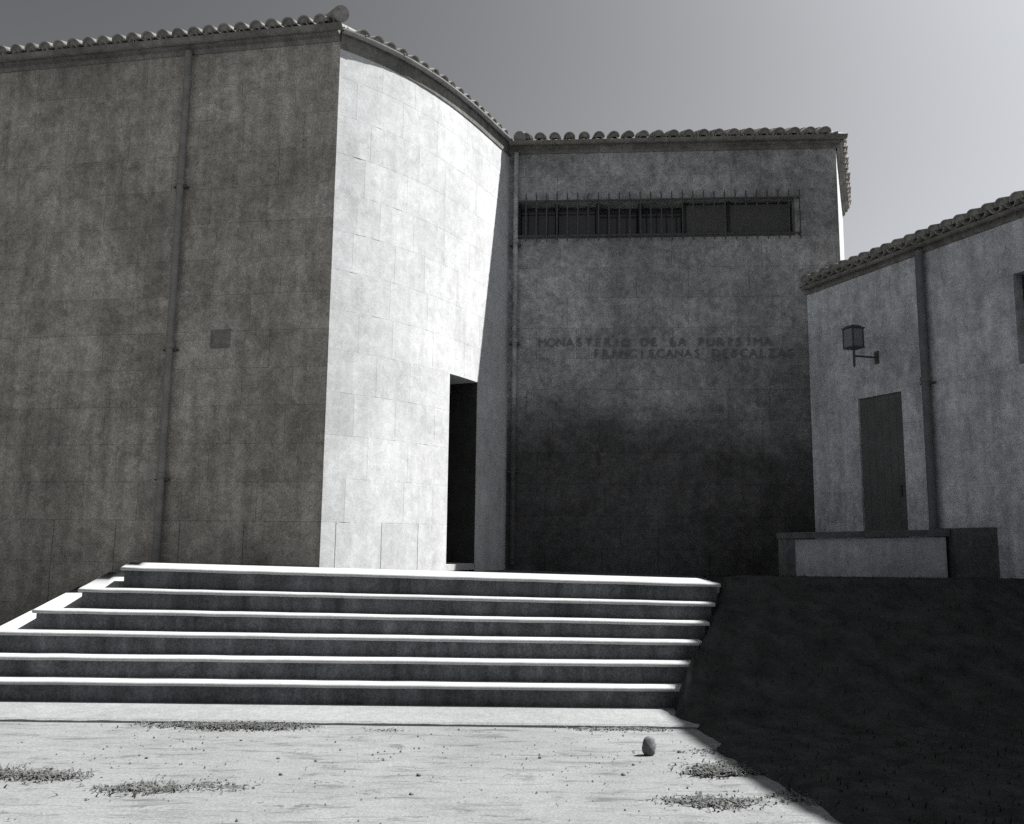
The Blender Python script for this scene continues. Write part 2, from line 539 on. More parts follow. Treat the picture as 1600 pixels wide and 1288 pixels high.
# ================================================================== STAIRCASE
stairs = empty('stone_staircase', (-1, 7.9, 0))
tag(stairs, 'six wide pale stone steps with rounded nosings climbing to the doorway', 'steps')
STEP_Z = [1.072, .879, .703, .533, .357, .190]
STEP_Y = [8.20, 8.02, 7.84, 7.66, 7.48, 7.30]
CORNER_X = [-3.59, -3.88, -4.18, -4.44, -4.69, -4.95]
TILT = [.017, .012, .008, .004, .0, .0]
LEFT_DIR = Vector((-.36, 1.0, 0)).normalized()
XRS = [1.46 + max(0, y - 7.3) * .53 for y in STEP_Y]
def left_line(i, back):
    q = Vector((CORNER_X[i], STEP_Y[i], 0)) + LEFT_DIR * back
    return q
def tread(i):
    """slab with a bullnose front and left edge"""
    XR = XRS[i]
    z = STEP_Z[i]; th = .034; r = th / 2
    yb = 9.22 if i == 0 else 11.4
    back = (yb - STEP_Y[i]) / LEFT_DIR.y
    nL = Vector((-LEFT_DIR.y, LEFT_DIR.x, 0))
    prof = [(0.0, -th), (r * .75, -th + .004), (r, -r), (r * .75, -.006), (r * .30, -.001), (0, 0)]
    # outline points of the front-left edge: front right, corner, back left
    def ring(o, dz):
        c = Vector((CORNER_X[i], STEP_Y[i], 0))
        f = Vector((0, -1, 0)) * o
        # offset corner of two lines
        bis = (Vector((0, -1, 0)) + nL); k = o / (1 + Vector((0, -1, 0)).dot(nL))
        pc = c + bis * k
        pr = Vector((XR, STEP_Y[i], 0)) + f
        pb = left_line(i, back) + nL * o
        return [pr, pc, pb]
    nseg = 26
    vs = []; rows = []
    rngt = random.Random(40 + i)
    wob = [rngt.uniform(-.0016, .0016) for _ in range(nseg + 1)]
    for o, dz in prof:
        pr, pc, pb = ring(o - r, dz)
        row = []
        for k in range(nseg + 1):
            q = pr.lerp(pc, k / nseg)
            zz = z + dz - TILT[i] * (q.x + 4) + wob[k]
            row.append(len(vs)); vs.append((q.x, q.y + wob[-1 - k] * 1.2, zz))
        for k in range(1, 5):
            q = pc.lerp(pb, k / 4)
            row.append(len(vs)); vs.append((q.x, q.y, z + dz - TILT[i] * (q.x + 4)))
        rows.append(row)
    fs = []
    for a, b in zip(rows, rows[1:]):
        for k in range(len(a) - 1): fs.append((a[k], a[k + 1], b[k + 1], b[k]))
    # top and bottom sheets back to yb
    for row, dz in ((rows[-1], 0), (rows[0], -th)):
        bk = []
        for k in range(nseg + 1):
            xx = XR + (vs[rows[-1][-1]][0] - XR) * k / nseg
            bk.append(len(vs)); vs.append((xx, yb, z + dz - TILT[i] * (xx + 4)))
        for k in range(nseg): fs.append((row[k], row[k + 1], bk[k + 1], bk[k]))
        fs.append(tuple([row[nseg]] + row[nseg + 1:-1] + [row[-1]] + [bk[nseg]]) if False else tuple(row[nseg:] + [bk[nseg]]))
    me = pymesh('tread', vs, fs, True)
    return link('tread', me, stairs, M_TREAD)
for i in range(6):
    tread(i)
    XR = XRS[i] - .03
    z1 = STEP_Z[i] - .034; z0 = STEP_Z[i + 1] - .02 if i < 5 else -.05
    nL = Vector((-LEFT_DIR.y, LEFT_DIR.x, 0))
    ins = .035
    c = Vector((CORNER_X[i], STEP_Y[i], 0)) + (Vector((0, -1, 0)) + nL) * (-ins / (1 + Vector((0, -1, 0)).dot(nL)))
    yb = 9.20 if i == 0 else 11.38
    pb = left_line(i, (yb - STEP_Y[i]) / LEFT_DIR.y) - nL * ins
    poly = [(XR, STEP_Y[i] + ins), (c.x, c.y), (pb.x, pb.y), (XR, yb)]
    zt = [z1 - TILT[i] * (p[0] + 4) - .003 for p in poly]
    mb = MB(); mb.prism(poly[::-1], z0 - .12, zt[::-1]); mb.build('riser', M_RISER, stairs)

# the paved landing behind the top step lies a hand lower
fl = MB(); lf = left_line(0, (9.205 - 8.45) / LEFT_DIR.y); lb = left_line(0, (11.4 - 8.45) / LEFT_DIR.y)
fp = [(2.7, 9.225), (lf.x + .03, 9.225), (lb.x + .03, 11.4), (-.3, 14.2), (6.2, 14.2), (6.2, 9.6), (2.7, 9.6)][::-1]
fl.prism(fp, .50, [.945 - .020 * (p[0] + 4) for p in fp])
fl.build('landing', M_PAVE, stairs)

# grassy bank that closes the right end of the steps and carries the terrace; its flat front sheet paints the shadowed ground dark
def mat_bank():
    m, n, b = new_mat('dark_turf_and_shade')
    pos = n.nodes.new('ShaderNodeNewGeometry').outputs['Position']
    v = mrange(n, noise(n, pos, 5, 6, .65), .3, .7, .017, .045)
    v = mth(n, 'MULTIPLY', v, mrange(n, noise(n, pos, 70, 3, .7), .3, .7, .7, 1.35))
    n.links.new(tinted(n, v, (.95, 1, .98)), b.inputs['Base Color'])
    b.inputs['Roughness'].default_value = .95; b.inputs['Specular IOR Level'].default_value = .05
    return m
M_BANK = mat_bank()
bx = [1.20 + .06 * k for k in range(30)] + [3.0 + .12 * k for k in range(46)]; by = [3.4 + .1 * k for k in range(104)]
rb = random.Random(12)
EDGE = [(3.0, 2.3), (4.65, 1.70), (5.4, 1.46), (6.57, 1.36), (7.0, 1.33), (7.30, 1.37), (8.20, 1.86), (9.0, 2.20), (14.0, 2.9)]  # front points trace the cast shadow so the dark sheet fills it
def bank_edge(y):
    for (a, xa), (b, xb) in zip(EDGE, EDGE[1:]):
        if y <= b: return xa + (xb - xa) * (y - a) / (b - a)
    return EDGE[-1][1]
def bank_z(x, y):
    edge = bank_edge(y) + (.04 if y < 6.7 else .015) * (math.sin(y * 5.1) + .8 * math.sin(y * 13.3))
    up = min(1.0, max(0.0, (y - 6.75) / 1.75))
    side = min(1.0, max(0.0, (x - edge) / .12 + .5))
    h = .032 + (up * .985 if y < 9.0 else .80)
    return -.05 + (h + .05) * side + rb.uniform(-.012, .012) * side * (y < 8.3)
bv = [(x, y, bank_z(x, y)) for y in by for x in bx]
n_ = len(bx)
bf = [(j * n_ + i, j * n_ + i + 1, (j + 1) * n_ + i + 1, (j + 1) * n_ + i) for j in range(len(by) - 1) for i in range(n_ - 1)]
bank = link('grass_bank_and_shade', pymesh('grass_bank_and_shade', bv, bf, True), None, M_BANK)
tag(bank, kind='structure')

# ================================================================== LEFT BUILDING
LB = empty('stone_church', (-2.2, 10.4, 0))
tag(LB, 'tall stone building with curved sunlit wall, tiled eaves and dark doorway', 'building')
ZE = 7.65
A = (-2.2157, 10.328)
ldir = Vector((-4.845, .883, 0)).normalized()           # the shaded front runs back to the left
LFAR = (A[0] + ldir.x * 9.5, A[1] + ldir.y * 9.5)
path_front = Path([LFAR, A])
CURVE = [A, (-1.961, 10.5224), (-1.7309, 10.7316), (-1.519, 10.957), (-1.3233, 11.197), (-1.1419, 11.4498),
         (-.9731, 11.7134), (-.8148, 11.9859), (-.6651, 12.2653), (-.5223, 12.5497), (-.3843, 12.8371),
         (-.2492, 13.1254), (-.1151, 13.4122), (-.07, 13.52)]
path_curve = Path(CURVE)
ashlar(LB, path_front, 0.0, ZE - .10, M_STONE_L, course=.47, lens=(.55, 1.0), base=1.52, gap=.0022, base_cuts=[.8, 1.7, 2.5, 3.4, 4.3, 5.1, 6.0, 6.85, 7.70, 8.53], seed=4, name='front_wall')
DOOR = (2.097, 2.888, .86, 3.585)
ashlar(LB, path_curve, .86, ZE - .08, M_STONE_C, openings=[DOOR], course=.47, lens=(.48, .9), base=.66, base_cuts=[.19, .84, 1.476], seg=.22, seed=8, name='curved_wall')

# doorway in the curved wall: deep lined recess, leaf with glazed panels
def door_recess():
    mb = MB()
    def P(s, o, z): q = path_curve.at(s, o); return (q.x, q.y, z)
    s0, s1, za, zb = DOOR; d = .95; w = .012
    for s in (s0 + .005, s1 - .005):
        sg = -1 if s < (s0 + s1) / 2 else 1
        mb.add([P(s, -.02, za), P(s + sg * .06, -.02, za), P(s + sg * .06, -d, za), P(s, -d, za),
                P(s, -.02, zb), P(s + sg * .06, -.02, zb), P(s + sg * .06, -d, zb), P(s, -d, zb)],
               [(0, 1, 2, 3), (7, 6, 5, 4), (0, 4, 5, 1), (1, 5, 6, 2), (2, 6, 7, 3), (3, 7, 4, 0)])
    mb.add([P(s0 - .05, -.105, zb + .004), P(s1 + .05, -.105, zb + .004), P(s1 + .05, -d, zb + .004), P(s0 - .05, -d, zb + .004),
            P(s0 - .05, -.105, zb + .06), P(s1 + .05, -.105, zb + .06), P(s1 + .05, -d, zb + .06), P(s0 - .05, -d, zb + .06)],
           [(0, 1, 2, 3), (7, 6, 5, 4), (0, 4, 5, 1), (1, 5, 6, 2), (2, 6, 7, 3), (3, 7, 4, 0)])
    mb.build('door_recess', M_DARKWOOD, LB)
    def slab(name, sa, sb, z0, z1, o0, o1, mat, parent):
        m = MB()
        m.add([P(sa, o0, z0), P(sb, o0, z0), P(sb, o1, z0), P(sa, o1, z0), P(sa, o0, z1), P(sb, o0, z1), P(sb, o1, z1), P(sa, o1, z1)],
              [(0, 1, 2, 3), (7, 6, 5, 4), (0, 4, 5, 1), (1, 5, 6, 2), (2, 6, 7, 3), (3, 7, 4, 0)])
        return m.build(name, mat, parent, bevel=.003)
    leaf = slab('door', s0 + .01, s1 - .01, za + .07, zb - .02, -.72, -.78, M_DARKWOOD, LB)
    for k in range(2):
        slab('door_glass', s0 + .08 + k * .36, s0 + .36 + k * .36, za + 1.0, zb - .2, -.712, -.719, M_GLASS, leaf)
        slab('door_panel', s0 + .08 + k * .36, s0 + .36 + k * .36, za + .2, za + .88, -.705, -.719, M_DARKWOOD, leaf)
    m = MB(); a = Vector(P(s0 + .70, -.69, za + 1.05)); m.tube([a, a + Vector((0, 0, .16))], .012, 8)
    m.build('door_handle', M_ZINC, leaf)
    slab('threshold', s0 + .008, s1 - .008, .90, .985, -.01, -.70, M_TREAD, LB)
door_recess()

# eaves
roofL = None
def church_roof():
    global roofL
    apexA = Vector((-4.4, 14.6, ZE + 1.72)); far = Vector((LFAR[0] + .8, LFAR[1] + 4.2, ZE + 1.72))
    vs = []; fs = []
    e0 = path_front.at(0, .10) + Vector((0, 0, ZE + .03)); e1 = path_front.at(path_front.L, .10) + Vector((0, 0, ZE + .03))
    vs += [e0, e1, apexA, far]; fs.append((0, 1, 2, 3))
    k0 = len(vs); n = 14
    for k in range(n + 1):
        vs.append(path_curve.at(path_curve.L * k / n, .08) + Vector((0, 0, ZE + .03)))
    vs.append(Vector((-1.5, 16.2, ZE + 1.25))); top2 = len(vs) - 1
    for k in range(n): fs.append((k0 + k, k0 + k + 1, 2))
    fs.append((k0 + n, top2, 2))
    b1 = len(vs); vs += [Vector((-1.5, 18.0, 2)), Vector((-5, 19, ZE + .2)), Vector((LFAR[0], LFAR[1] + 8, ZE + .2))]
    fs += [(2, top2, b1 + 1), (3, 2, b1 + 1, b1 + 2)]
    roofL = link('roof', pymesh('roof', vs, fs), LB, M_TILE)
church_roof()
tiles(roofL, path_front, ZE + .0, R(21), .215, 2, .165, s0=2.2, s1=9.42, seed=5)
tiles(roofL, path_curve, ZE - .03, R(21), .205, 2, .02, s0=.30, s1=3.72, seed=6)
profile_along(path_front, [(-.3, ZE - .11), (.02, ZE - .11), (.055, ZE - .075), (.055, ZE - .035), (.10, ZE - .02), (.10, ZE + .015), (-.3, ZE + .015)],
              'cornice', M_CORN, LB, s1=9.5)
profile_along(path_curve, [(-.3, ZE - .20), (.012, ZE - .20), (.03, ZE - .05), (.03, ZE + .015), (-.3, ZE + .015)],
              'cornice', M_CORN, LB)
def gutter(path, parent, r=.055, off=.135, z=ZE - .005, s0=0.0, s1=None, mat=None):
    prof = []
    for k in range(9):
        a = math.pi + math.pi * k / 8
        prof.append((off + math.cos(a) * r, z + math.sin(a) * r))
    for k in range(8, -1, -1):
        a = math.pi + math.pi * k / 8
        prof.append((off + math.cos(a) * (r - .008), z + math.sin(a) * (r - .008)))
    g = profile_along(path, prof, 'gutter', mat or M_ZINC, parent, s0=s0, s1=s1)
    k = s0 + .3
    while k < (s1 or path.L):
        mb = MB(); q = path.at(k, off); t = path.tan(k); nr = path.nor(k)
        mb.box(q + Vector((0, 0, z + .012)), .025, r * 2.2, .014, (t, nr))
        mb.build('gutter_bracket', M_IRON, g)
        k += rs.uniform(.42, .6)
    return g
gutter(path_curve, LB, s0=.0, s1=3.74, r=.045, off=.062, z=ZE + .025)
gutter(path_front, LB, r=.06, off=.175, z=ZE + .008, s0=3.0, s1=path_front.L + .10, mat=M_CORN)
# end of the hip: a big round ridge tile stopped with mortar
def hip_end(parent, p, d, r=.105):
    d = Vector(d).normalized(); mb = MB()
    p = Vector(p)
    mb.tube([p, p + d * .45, p + d * .9], [r, r * .95, r * .9], 16)
    o = mb.build('hip_tile', M_TILE, parent, smooth=False)
    return o
for k in range(5):
    hd = Vector((-.42, .86, .36)).normalized()
    hip_end(roofL, Vector((-2.17, 10.10, ZE + .13)) + hd * (.8 * k) + Vector((0, 0, .02 * (k % 2))), hd, .098)

pq = Vector((-3.60, 10.328 + (3.60 - 2.2157) * .1823, 0)); nfr = path_front.nor(1.0); tfr = path_front.tan(1.0)
mb = MB(); mb.box(pq + nfr * -.02 + Vector((0, 0, 3.745)), .27, .046, .235, (tfr, nfr)); tag(mb.build('patch', M_CORN, LB), 'small dark square repair in the shaded wall')

# downpipe on the shaded front
def downpipe(parent, pos, nor, z0, z1, r, mat, zbr, off=.075, head=None):
    p = Vector((pos[0], pos[1], 0)) + Vector(nor) * off
    mb = MB(); zs = [z0] + sorted(zbr) + [z1]
    mb.tube([p + Vector((0, 0, z0)), p + Vector((0, 0, z1))], r, 18, caps=False)
    pipe = mb.build('downpipe', mat, parent, smooth=True)
    t = Vector((-nor[1], nor[0], 0))
    for z in zbr:
        b = MB(); b.tube([p + Vector((0, 0, z - .03)), p + Vector((0, 0, z + .03))], r + .012, 14)
        b.build('pipe_collar', mat, pipe)
        b = MB(); b.box(Vector((pos[0], pos[1], z - .05)) + Vector(nor) * .04, r * 2 + .09, .075, .022, (t, Vector(nor)))
        b.build('pipe_clip', M_IRON, pipe)
    return pipe
nf = path_front.nor(1.0)
downpipe(LB, (-4.225, 10.71 - .02), nf, .9, ZE - .1, .045, M_PIPE, (2.06, 3.66, 5.77), off=.07)

# ================================================================== CENTRAL BLOCK
CB = empty('entrance_block', (2.5, 13.3, 0))
tag(CB, 'lower shaded stone block with a long barred window and dark lettering', 'building')
def cy(x): return 13.5 - .0725 * (x + .05)
path_c = Path([(-.10, cy(-.10)), (5.065, cy(5.065))])
sx = lambda x: (Vector((x, cy(x), 0)) - path_c.p[0]).length
sd = Vector((math.sin(R(22.4)), math.cos(R(22.4)), 0))
path_side = Path([(5.065, cy(5.065)), (5.065 + sd.x * 3.2, cy(5.065) + sd.y * 3.2)])
ZC = 7.62
WIN = (sx(.06), sx(4.40), 6.07, 6.70)
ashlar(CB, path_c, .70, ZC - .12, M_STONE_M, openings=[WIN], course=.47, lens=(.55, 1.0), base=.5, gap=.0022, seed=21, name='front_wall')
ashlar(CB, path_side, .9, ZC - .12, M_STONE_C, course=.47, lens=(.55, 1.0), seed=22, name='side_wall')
# window band: frame, panes, shutters, iron grille
tc = path_c.tan(0); nc = path_c.nor(0)
def cslab(name, s0, s1, z0, z1, o0, o1, mat, parent, bevel=0):
    m = MB(); q = (path_c.at(s0, 0) + path_c.at(s1, 0)) / 2 + nc * ((o0 + o1) / 2)
    m.box((q.x, q.y, (z0 + z1) / 2), s1 - s0, abs(o1 - o0), z1 - z0, (tc, nc))
    return m.build(name, mat, parent, bevel=bevel)
s0, s1, za, zb = WIN
win = cslab('window', s0 + .004, s1 - .004, za + .004, zb - .004, -.40, -.44, M_INNER, CB)
cuts = [s0 + .02, s0 + .62, s0 + 1.27, s0 + 1.95, s0 + 2.66, s0 + 3.35, s1 - .02]
for k, (a, b) in enumerate(zip(cuts, cuts[1:])):
    if k in (2, 3):
        cslab('window_pane', a + .03, b - .03, za + .05, zb - .05, -.34, -.352, M_GLASS, win)
    elif k < 2:
        cslab('window_pane', a + .03, b - .03, za + .05, zb - .05, -.26, -.272, M_GLASS, win)
    else:
        cslab('shutter', a + .025, b - .025, za + .05, zb - .05, -.16, -.19, M_SHUT, win, .004)
    cslab('mullion', a - .018, a + .018, za + .006, zb - .006, -.14, -.36, M_DARKWOOD, win)
cslab('window_sill', s0 + .003, s1 - .003, za + .001, za + .035, -.02, -.38, M_CAP, win)
grille = cslab('grille', sx(.02), sx(4.47), 6.665, 6.690, .045, .062, M_IRON, CB)
cslab('grille_rail', sx(.02), sx(4.47), 6.085, 6.110, .045, .062, M_IRON, grille)
for k in range(28):
    s = sx(.03) + (sx(4.46) - sx(.03)) * k / 27
    q = path_c.at(s, .072); m = MB()
    m.tube([(q.x, q.y, 5.99), (q.x, q.y, 6.02), (q.x, q.y, 6.77), (q.x, q.y, 6.81)], [.003, .011, .011, .003], 8)
    m.build('grille_bar', M_IRON, grille)
for s in (sx(.04), sx(1.5), sx(3.0), sx(4.45)):
    for z in (6.09, 6.68):
        cslab('grille_bracket', s - .012, s + .012, z - .012, z + .012, -.002, .046, M_IRON, grille)
# roof of the block
roofC = None
def block_roof():
    global roofC
    p0 = path_c.at(-.2, .1); p1 = path_c.at(path_c.L + .05, .1)
    up = -nc * math.cos(R(27)) + Vector((0, 0, math.sin(R(27))))
    e = Vector((0, 0, ZC + .02))
    a = p0 + e; b = p1 + e; side_end = path_side.at(3.2, .1) + e
    rid = 1.5
    vs = [a, b, b + up * rid - tc * 1.2, a + up * rid, side_end, side_end - Vector((1.6, 0, 0)), a + Vector((0, 4, .2))]
    roofC = link('roof', pymesh('roof', vs, [(0, 1, 2, 3), (1, 4, 5, 2), (3, 2, 5, 6)]), CB, M_TILE)
block_roof()
tiles(roofC, path_c, ZC - .01, R(23), .235, 3, .15, s0=.28, s1=path_c.L - .02, seed=9)
tiles(roofC, path_side, ZC - .03, R(20), .225, 1, .12, s0=.1, seed=10)
cprof = [(-.3, ZC - .13), (.02, ZC - .13), (.05, ZC - .10), (.05, ZC - .06), (.095, ZC - .045), (.095, ZC), (-.3, ZC)]
profile_along(path_c, cprof, 'cornice', M_CORN, CB, s1=path_c.L + .04)
profile_along(path_side, cprof, 'cornice', M_CORN, CB)
hip_end(roofC, path_c.at(.19, .20) + Vector((0, 0, ZC + .07)), (-nc.x * .9, -nc.y * .9, .42), .10)
# downpipe in the corner with the curved wall
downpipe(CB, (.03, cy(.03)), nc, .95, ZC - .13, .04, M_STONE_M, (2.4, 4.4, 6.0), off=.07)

gutter(path_c, CB, r=.055, off=.19, z=ZC + .0, s0=.02, s1=path_c.L + .12, mat=M_CORN)

# lettering, one mesh per letter
def letters(text, x0, x1, zbase, cap):
    step = (x1 - x0) / (len(text) - 1)
    line = empty('inscription', (x0, cy(x0), zbase)); line.parent = CB
    line.matrix_parent_inverse = Matrix.Identity(4)
    line.location = Vector((x0, cy(x0), zbase)) - CB.location
    cache = {}
    for k, ch in enumerate(text):
        if ch == ' ': continue
        if ch not in cache:
            cu = bpy.data.curves.new('letter', 'FONT'); cu.body = ch; cu.align_x = 'CENTER'
            cu.size = cap / .70; cu.extrude = .006; cu.offset = -.001; cu.resolution_u = 3
            tmp = bpy.data.objects.new('letter_source', cu)
            cache[ch] = bpy.data.meshes.new_from_object(tmp)
            cache[ch].materials.clear(); cache[ch].materials.append(M_LETTER)
            bpy.data.objects.remove(tmp)
        xx = x0 + step * k
        base = Vector((xx, cy(xx), zbase)) + nc * .012
        mx = Matrix(((tc.x, 0, nc.x, base.x), (tc.y, 0, nc.y, base.y), (0, 1, 0, base.z), (0, 0, 0, 1)))
        link('letter', cache[ch], line, None, mx)
letters('MONASTERIO DE LA PURISIMA', .46, 3.92, 4.315, .135)
letters('FRANCISCANAS DESCALZAS', 1.30, 4.26, 4.135, .135)

# ================================================================== RIGHT BUILDING
RB = empty('side_building', (5.2, 11.5, 0))
tag(RB, 'low stone building at right with plain dark door and tiled eave', 'building')
rd = Vector((.3711, -.9286, 0)).normalized()
RS = Vector((4.53, 13.15, 0))
REND = RS + rd * 4.6
path_r = Path([(RS.x, RS.y), (REND.x, REND.y)])
srr = lambda x, y: (Vector((x, y, 0)) - RS).dot(rd)
ZR = 5.22
RDOOR = (srr(4.885, 12.25), srr(5.176, 11.52), .75, 3.345)
RWIN = (srr(5.822, 9.90), srr(5.822, 9.90) + .95, 3.40, 4.47)
ashlar(RB, path_r, .65, ZR - .11, M_STONE_R, openings=[RDOOR, RWIN], course=.45, lens=(.55, 1.0), seed=31, name='front_wall')
nr_ = path_r.nor(0)
def rslab(name, s0, s1, z0, z1, o0, o1, mat, parent, bevel=0):
    m = MB(); q = (path_r.at(s0, 0) + path_r.at(s1, 0)) / 2 + nr_ * ((o0 + o1) / 2)
    m.box((q.x, q.y, (z0 + z1) / 2), s1 - s0, abs(o1 - o0), z1 - z0, (rd, nr_))
    return m.build(name, mat, parent, bevel=bevel)
a, b, c, d = RDOOR
door = rslab('door', a + .006, b - .006, c, d - .006, -.042, -.09, M_DARKDOOR, RB)
for k in range(6):
    w = (b - a - .012) / 6
    rslab('door_plank', a + .008 + w * k, a + .004 + w * (k + 1), c, d - .012, -.030, -.041, M_DARKDOOR, door, .003)
q = path_r.at(b - .1, -.012); m = MB(); m.tube([(q.x, q.y, 1.95), (q.x, q.y, 2.10)], .012, 8); m.build('door_handle', M_IRON, door)
a, b, c, d = RWIN
w = rslab('window', a + .005, b - .005, c + .005, d - .005, -.14, -.19, M_DARKWOOD, RB)
for k in range(2):
    rslab('window_pane', a + .06 + k * .44, a + .45 + k * .44, c + .06, d - .06, -.13, -.138, M_GLASS, w)
roofR = None
def right_roof():
    global roofR
    up = -nr_ * math.cos(R(17)) + Vector((0, 0, math.sin(R(17)))); e = Vector((0, 0, ZR + .01))
    p0 = path_r.at(-.1, .1) + e; p1 = path_r.at(path_r.L, .1) + e
    ap, bp_ = p0 + up * 1.75, p1 + up * 1.75
    dn = -nr_ * 3 + Vector((0, 0, -.9))
    roofR = link('roof', pymesh('roof', [p0, p1, bp_, ap, ap + dn, bp_ + dn], [(0, 1, 2, 3), (3, 2, 5, 4)]), RB, M_TILE)
right_roof()
tiles(roofR, path_r, ZR + .0, R(17), .20, 4, .09, s0=.10, seed=14)
profile_along(path_r, [(-.3, ZR - .12), (.02, ZR - .12), (.03, ZR - .09), (.03, ZR - .05), (.055, ZR - .035), (.055, ZR + .005), (-.3, ZR + .005)],
              'cornice', M_CORN, RB)
gutter(path_r, RB, r=.045, off=.105, z=ZR - .02, s0=.06, mat=M_CORN)
downpipe(RB, (5.355, 11.07), nr_, .95, ZR - .1, .052, M_PIPE_D, (1.35, 3.42), off=.075)
# unseen tall block off to the right, added to cast the right-hand shadow
caster_plan = [(8.02, 12.6), (7.72, 9.6), (7.69, 8.5), (7.74, 7.75), (7.86, 6.60), (8.04, 5.85), (8.5, 4.9), (10.5, 3.0), (15, 1.0), (15, 12.6)]
MB().prism(caster_plan, 0, 9.5).build('unseen_shadow_block', M_STONE_R, RB)

# ================================================================== LOW WALL
LW = empty('low_wall', (4.4, 10.4, .9))
tag(LW, 'low pale rendered wall with dark coping before the side door', 'low wall')
def wedge(x0, x1, y0, y1, z0, za, zb, name, mat):
    mb = MB(); mb.prism([(x0, y0), (x1, y0), (x1, y1), (x0, y1)], z0, [za, zb, zb, za]); return mb.build(name, mat, LW, bevel=.006)
wedge(3.345, 5.13, 10.43, 10.68, .80, 1.375, 1.425, 'wall_panel', M_RENDER)
mb = MB(); mb.add([(3.225, 10.38, 1.382), (5.16, 10.38, 1.432), (5.16, 10.74, 1.432), (3.225, 10.74, 1.382), (3.225, 10.38, 1.452), (5.16, 10.38, 1.512), (5.16, 10.74, 1.512), (3.225, 10.74, 1.452)],
                  [(0, 1, 2, 3), (7, 6, 5, 4), (0, 4, 5, 1), (1, 5, 6, 2), (2, 6, 7, 3), (3, 7, 4, 0)]); mb.build('coping', M_CAP, LW, bevel=.006)
wedge(3.235, 3.34, 10.40, 10.72, .80, 1.377, 1.381, 'pier', M_CAP)
wedge(5.17, 5.74, 10.30, 10.75, .80, 1.525, 1.545, 'pier', M_CAP)

# ================================================================== WALL LANTERN
LN = empty('wall_lantern', (5.03, 11.88, 3.87))
tag(LN, 'black iron lantern on a bracket above the plain dark side door', 'lantern')
pw = Vector((5.035, 11.88, 0)); lc = pw + nr_ * .41
m = MB(); m.box(pw + nr_ * .012 + Vector((0, 0, 3.87)), .06, .022, .17, (rd, nr_)); m.build('wall_plate', M_IRON, LN)
m = MB(); m.tube([pw + nr_ * .02 + Vector((0, 0, 3.87)), lc + Vector((0, 0, 3.86))], .013, 8); m.build('arm', M_IRON, LN)
m = MB(); m.tube([lc + Vector((0, 0, 3.70)), lc + Vector((0, 0, 3.73)), lc + Vector((0, 0, 3.965))], [.008, .018, .018], 8); m.build('stem', M_IRON, LN)
fr = MB(); hw = .088
for aa in (-1, 1):
    for bb in (-1, 1):
        fr.box(lc + rd * hw * aa + nr_ * hw * bb + Vector((0, 0, 4.105)), .018, .018, .26, (rd, nr_))
fr.build('lantern_frame', M_IRON, LN)
m = MB(); m.box(lc + Vector((0, 0, 3.97)), .20, .20, .02, (rd, nr_)); m.build('base_plate', M_IRON, LN)
m = MB(); m.box(lc + Vector((0, 0, 4.243)), .215, .215, .016, (rd, nr_)); m.box(lc + Vector((0, 0, 4.263)), .15, .15, .024, (rd, nr_)); m.build('lantern_cap', M_IRON, LN)
for (ax, sg) in ((rd, 1), (rd, -1), (nr_, 1), (nr_, -1)):
    ot = nr_ if ax is rd else rd
    m = MB(); m.box(lc + ax * (hw * sg) + Vector((0, 0, 4.105)), .004, .155, .25, (ax, ot)); m.build('lantern_pane', mat_glass('lantern_glass', 1.5), LN)

# ================================================================== STONES AND WEEDS
def rock_mesh(seed, sx_, sy_, sz_, sub=2):
    r = random.Random(seed); bm = bmesh.new()
    bmesh.ops.create_icosphere(bm, subdivisions=sub, radius=.5)
    off = Vector((r.uniform(0, 9), r.uniform(0, 9), r.uniform(0, 9)))
    from mathutils import noise as N
    for v in bm.verts:
        k = 1 + .22 * N.noise(v.co * 2.2 + off) + .08 * N.noise(v.co * 6 + off)
        v.co = Vector((v.co.x * k * sx_, v.co.y * k * sy_, v.co.z * k * sz_))
    me = bpy.data.meshes.new('rock'); bm.to_mesh(me); bm.free()
    for p in me.polygons: p.use_smooth = True
    return me
M_ROCK = mat_stone('field_stone', .12, (.97, 1, 1.03), blotch=.3, streak=0, grain=.3, per=.2)
me = rock_mesh(5, .092, .085, .128, 3)
o = link('field_stone', me, None, M_ROCK, Matrix.Translation((.905, 5.90, .055)) @ Matrix.Rotation(.15, 4, 'Y'))
tag(o, 'egg shaped dark stone standing upright on the pale sunlit ground', 'stone')

def gpt(x, y): return x, y
small = [(-.52, 4.98, .62, 'small dark stone lying nearest the bottom edge of the ground'),
         (-.52, 5.36, .55, 'small dark stone behind the one nearest the bottom edge'),
         (-1.32, 5.34, .50, 'small dark stone on bare ground right of the trailing weed wisp'),
         (-1.43, 5.70, .42, 'small pale grey stone in the middle of the bare ground'),
         (-1.80, 6.16, .48, 'small flat stone just in front of the long weed patch'),
         (-2.24, 5.68, .40, 'leftmost small stone, between the two left weed patches and the joint'),
         (.20, 5.79, .45, 'lone small dark stone left of the upright stone'),
         (.68, 5.41, .60, 'small dark stone in front of the upright stone'),
         (.77, 5.64, .40, 'flat stone sliver between the upright stone and the stone before it'),
         (1.12, 5.98, .62, 'small stone beside the upright stone, on its right')]
rocks = [rock_mesh(20 + k, .06, .05, .035, 1) for k in range(5)]
for k, (x_, y_, sz, lab) in enumerate(small):
    o = link('small_stone', rocks[k % 5], None, M_ROCK, Matrix.Translation((x_, y_, .004)) @ Matrix.Rotation(rs.uniform(0, 6), 4, 'Z') @ Matrix.Scale(sz, 4))
    tag(o, lab, 'stone', 'small stones scattered on the ground')

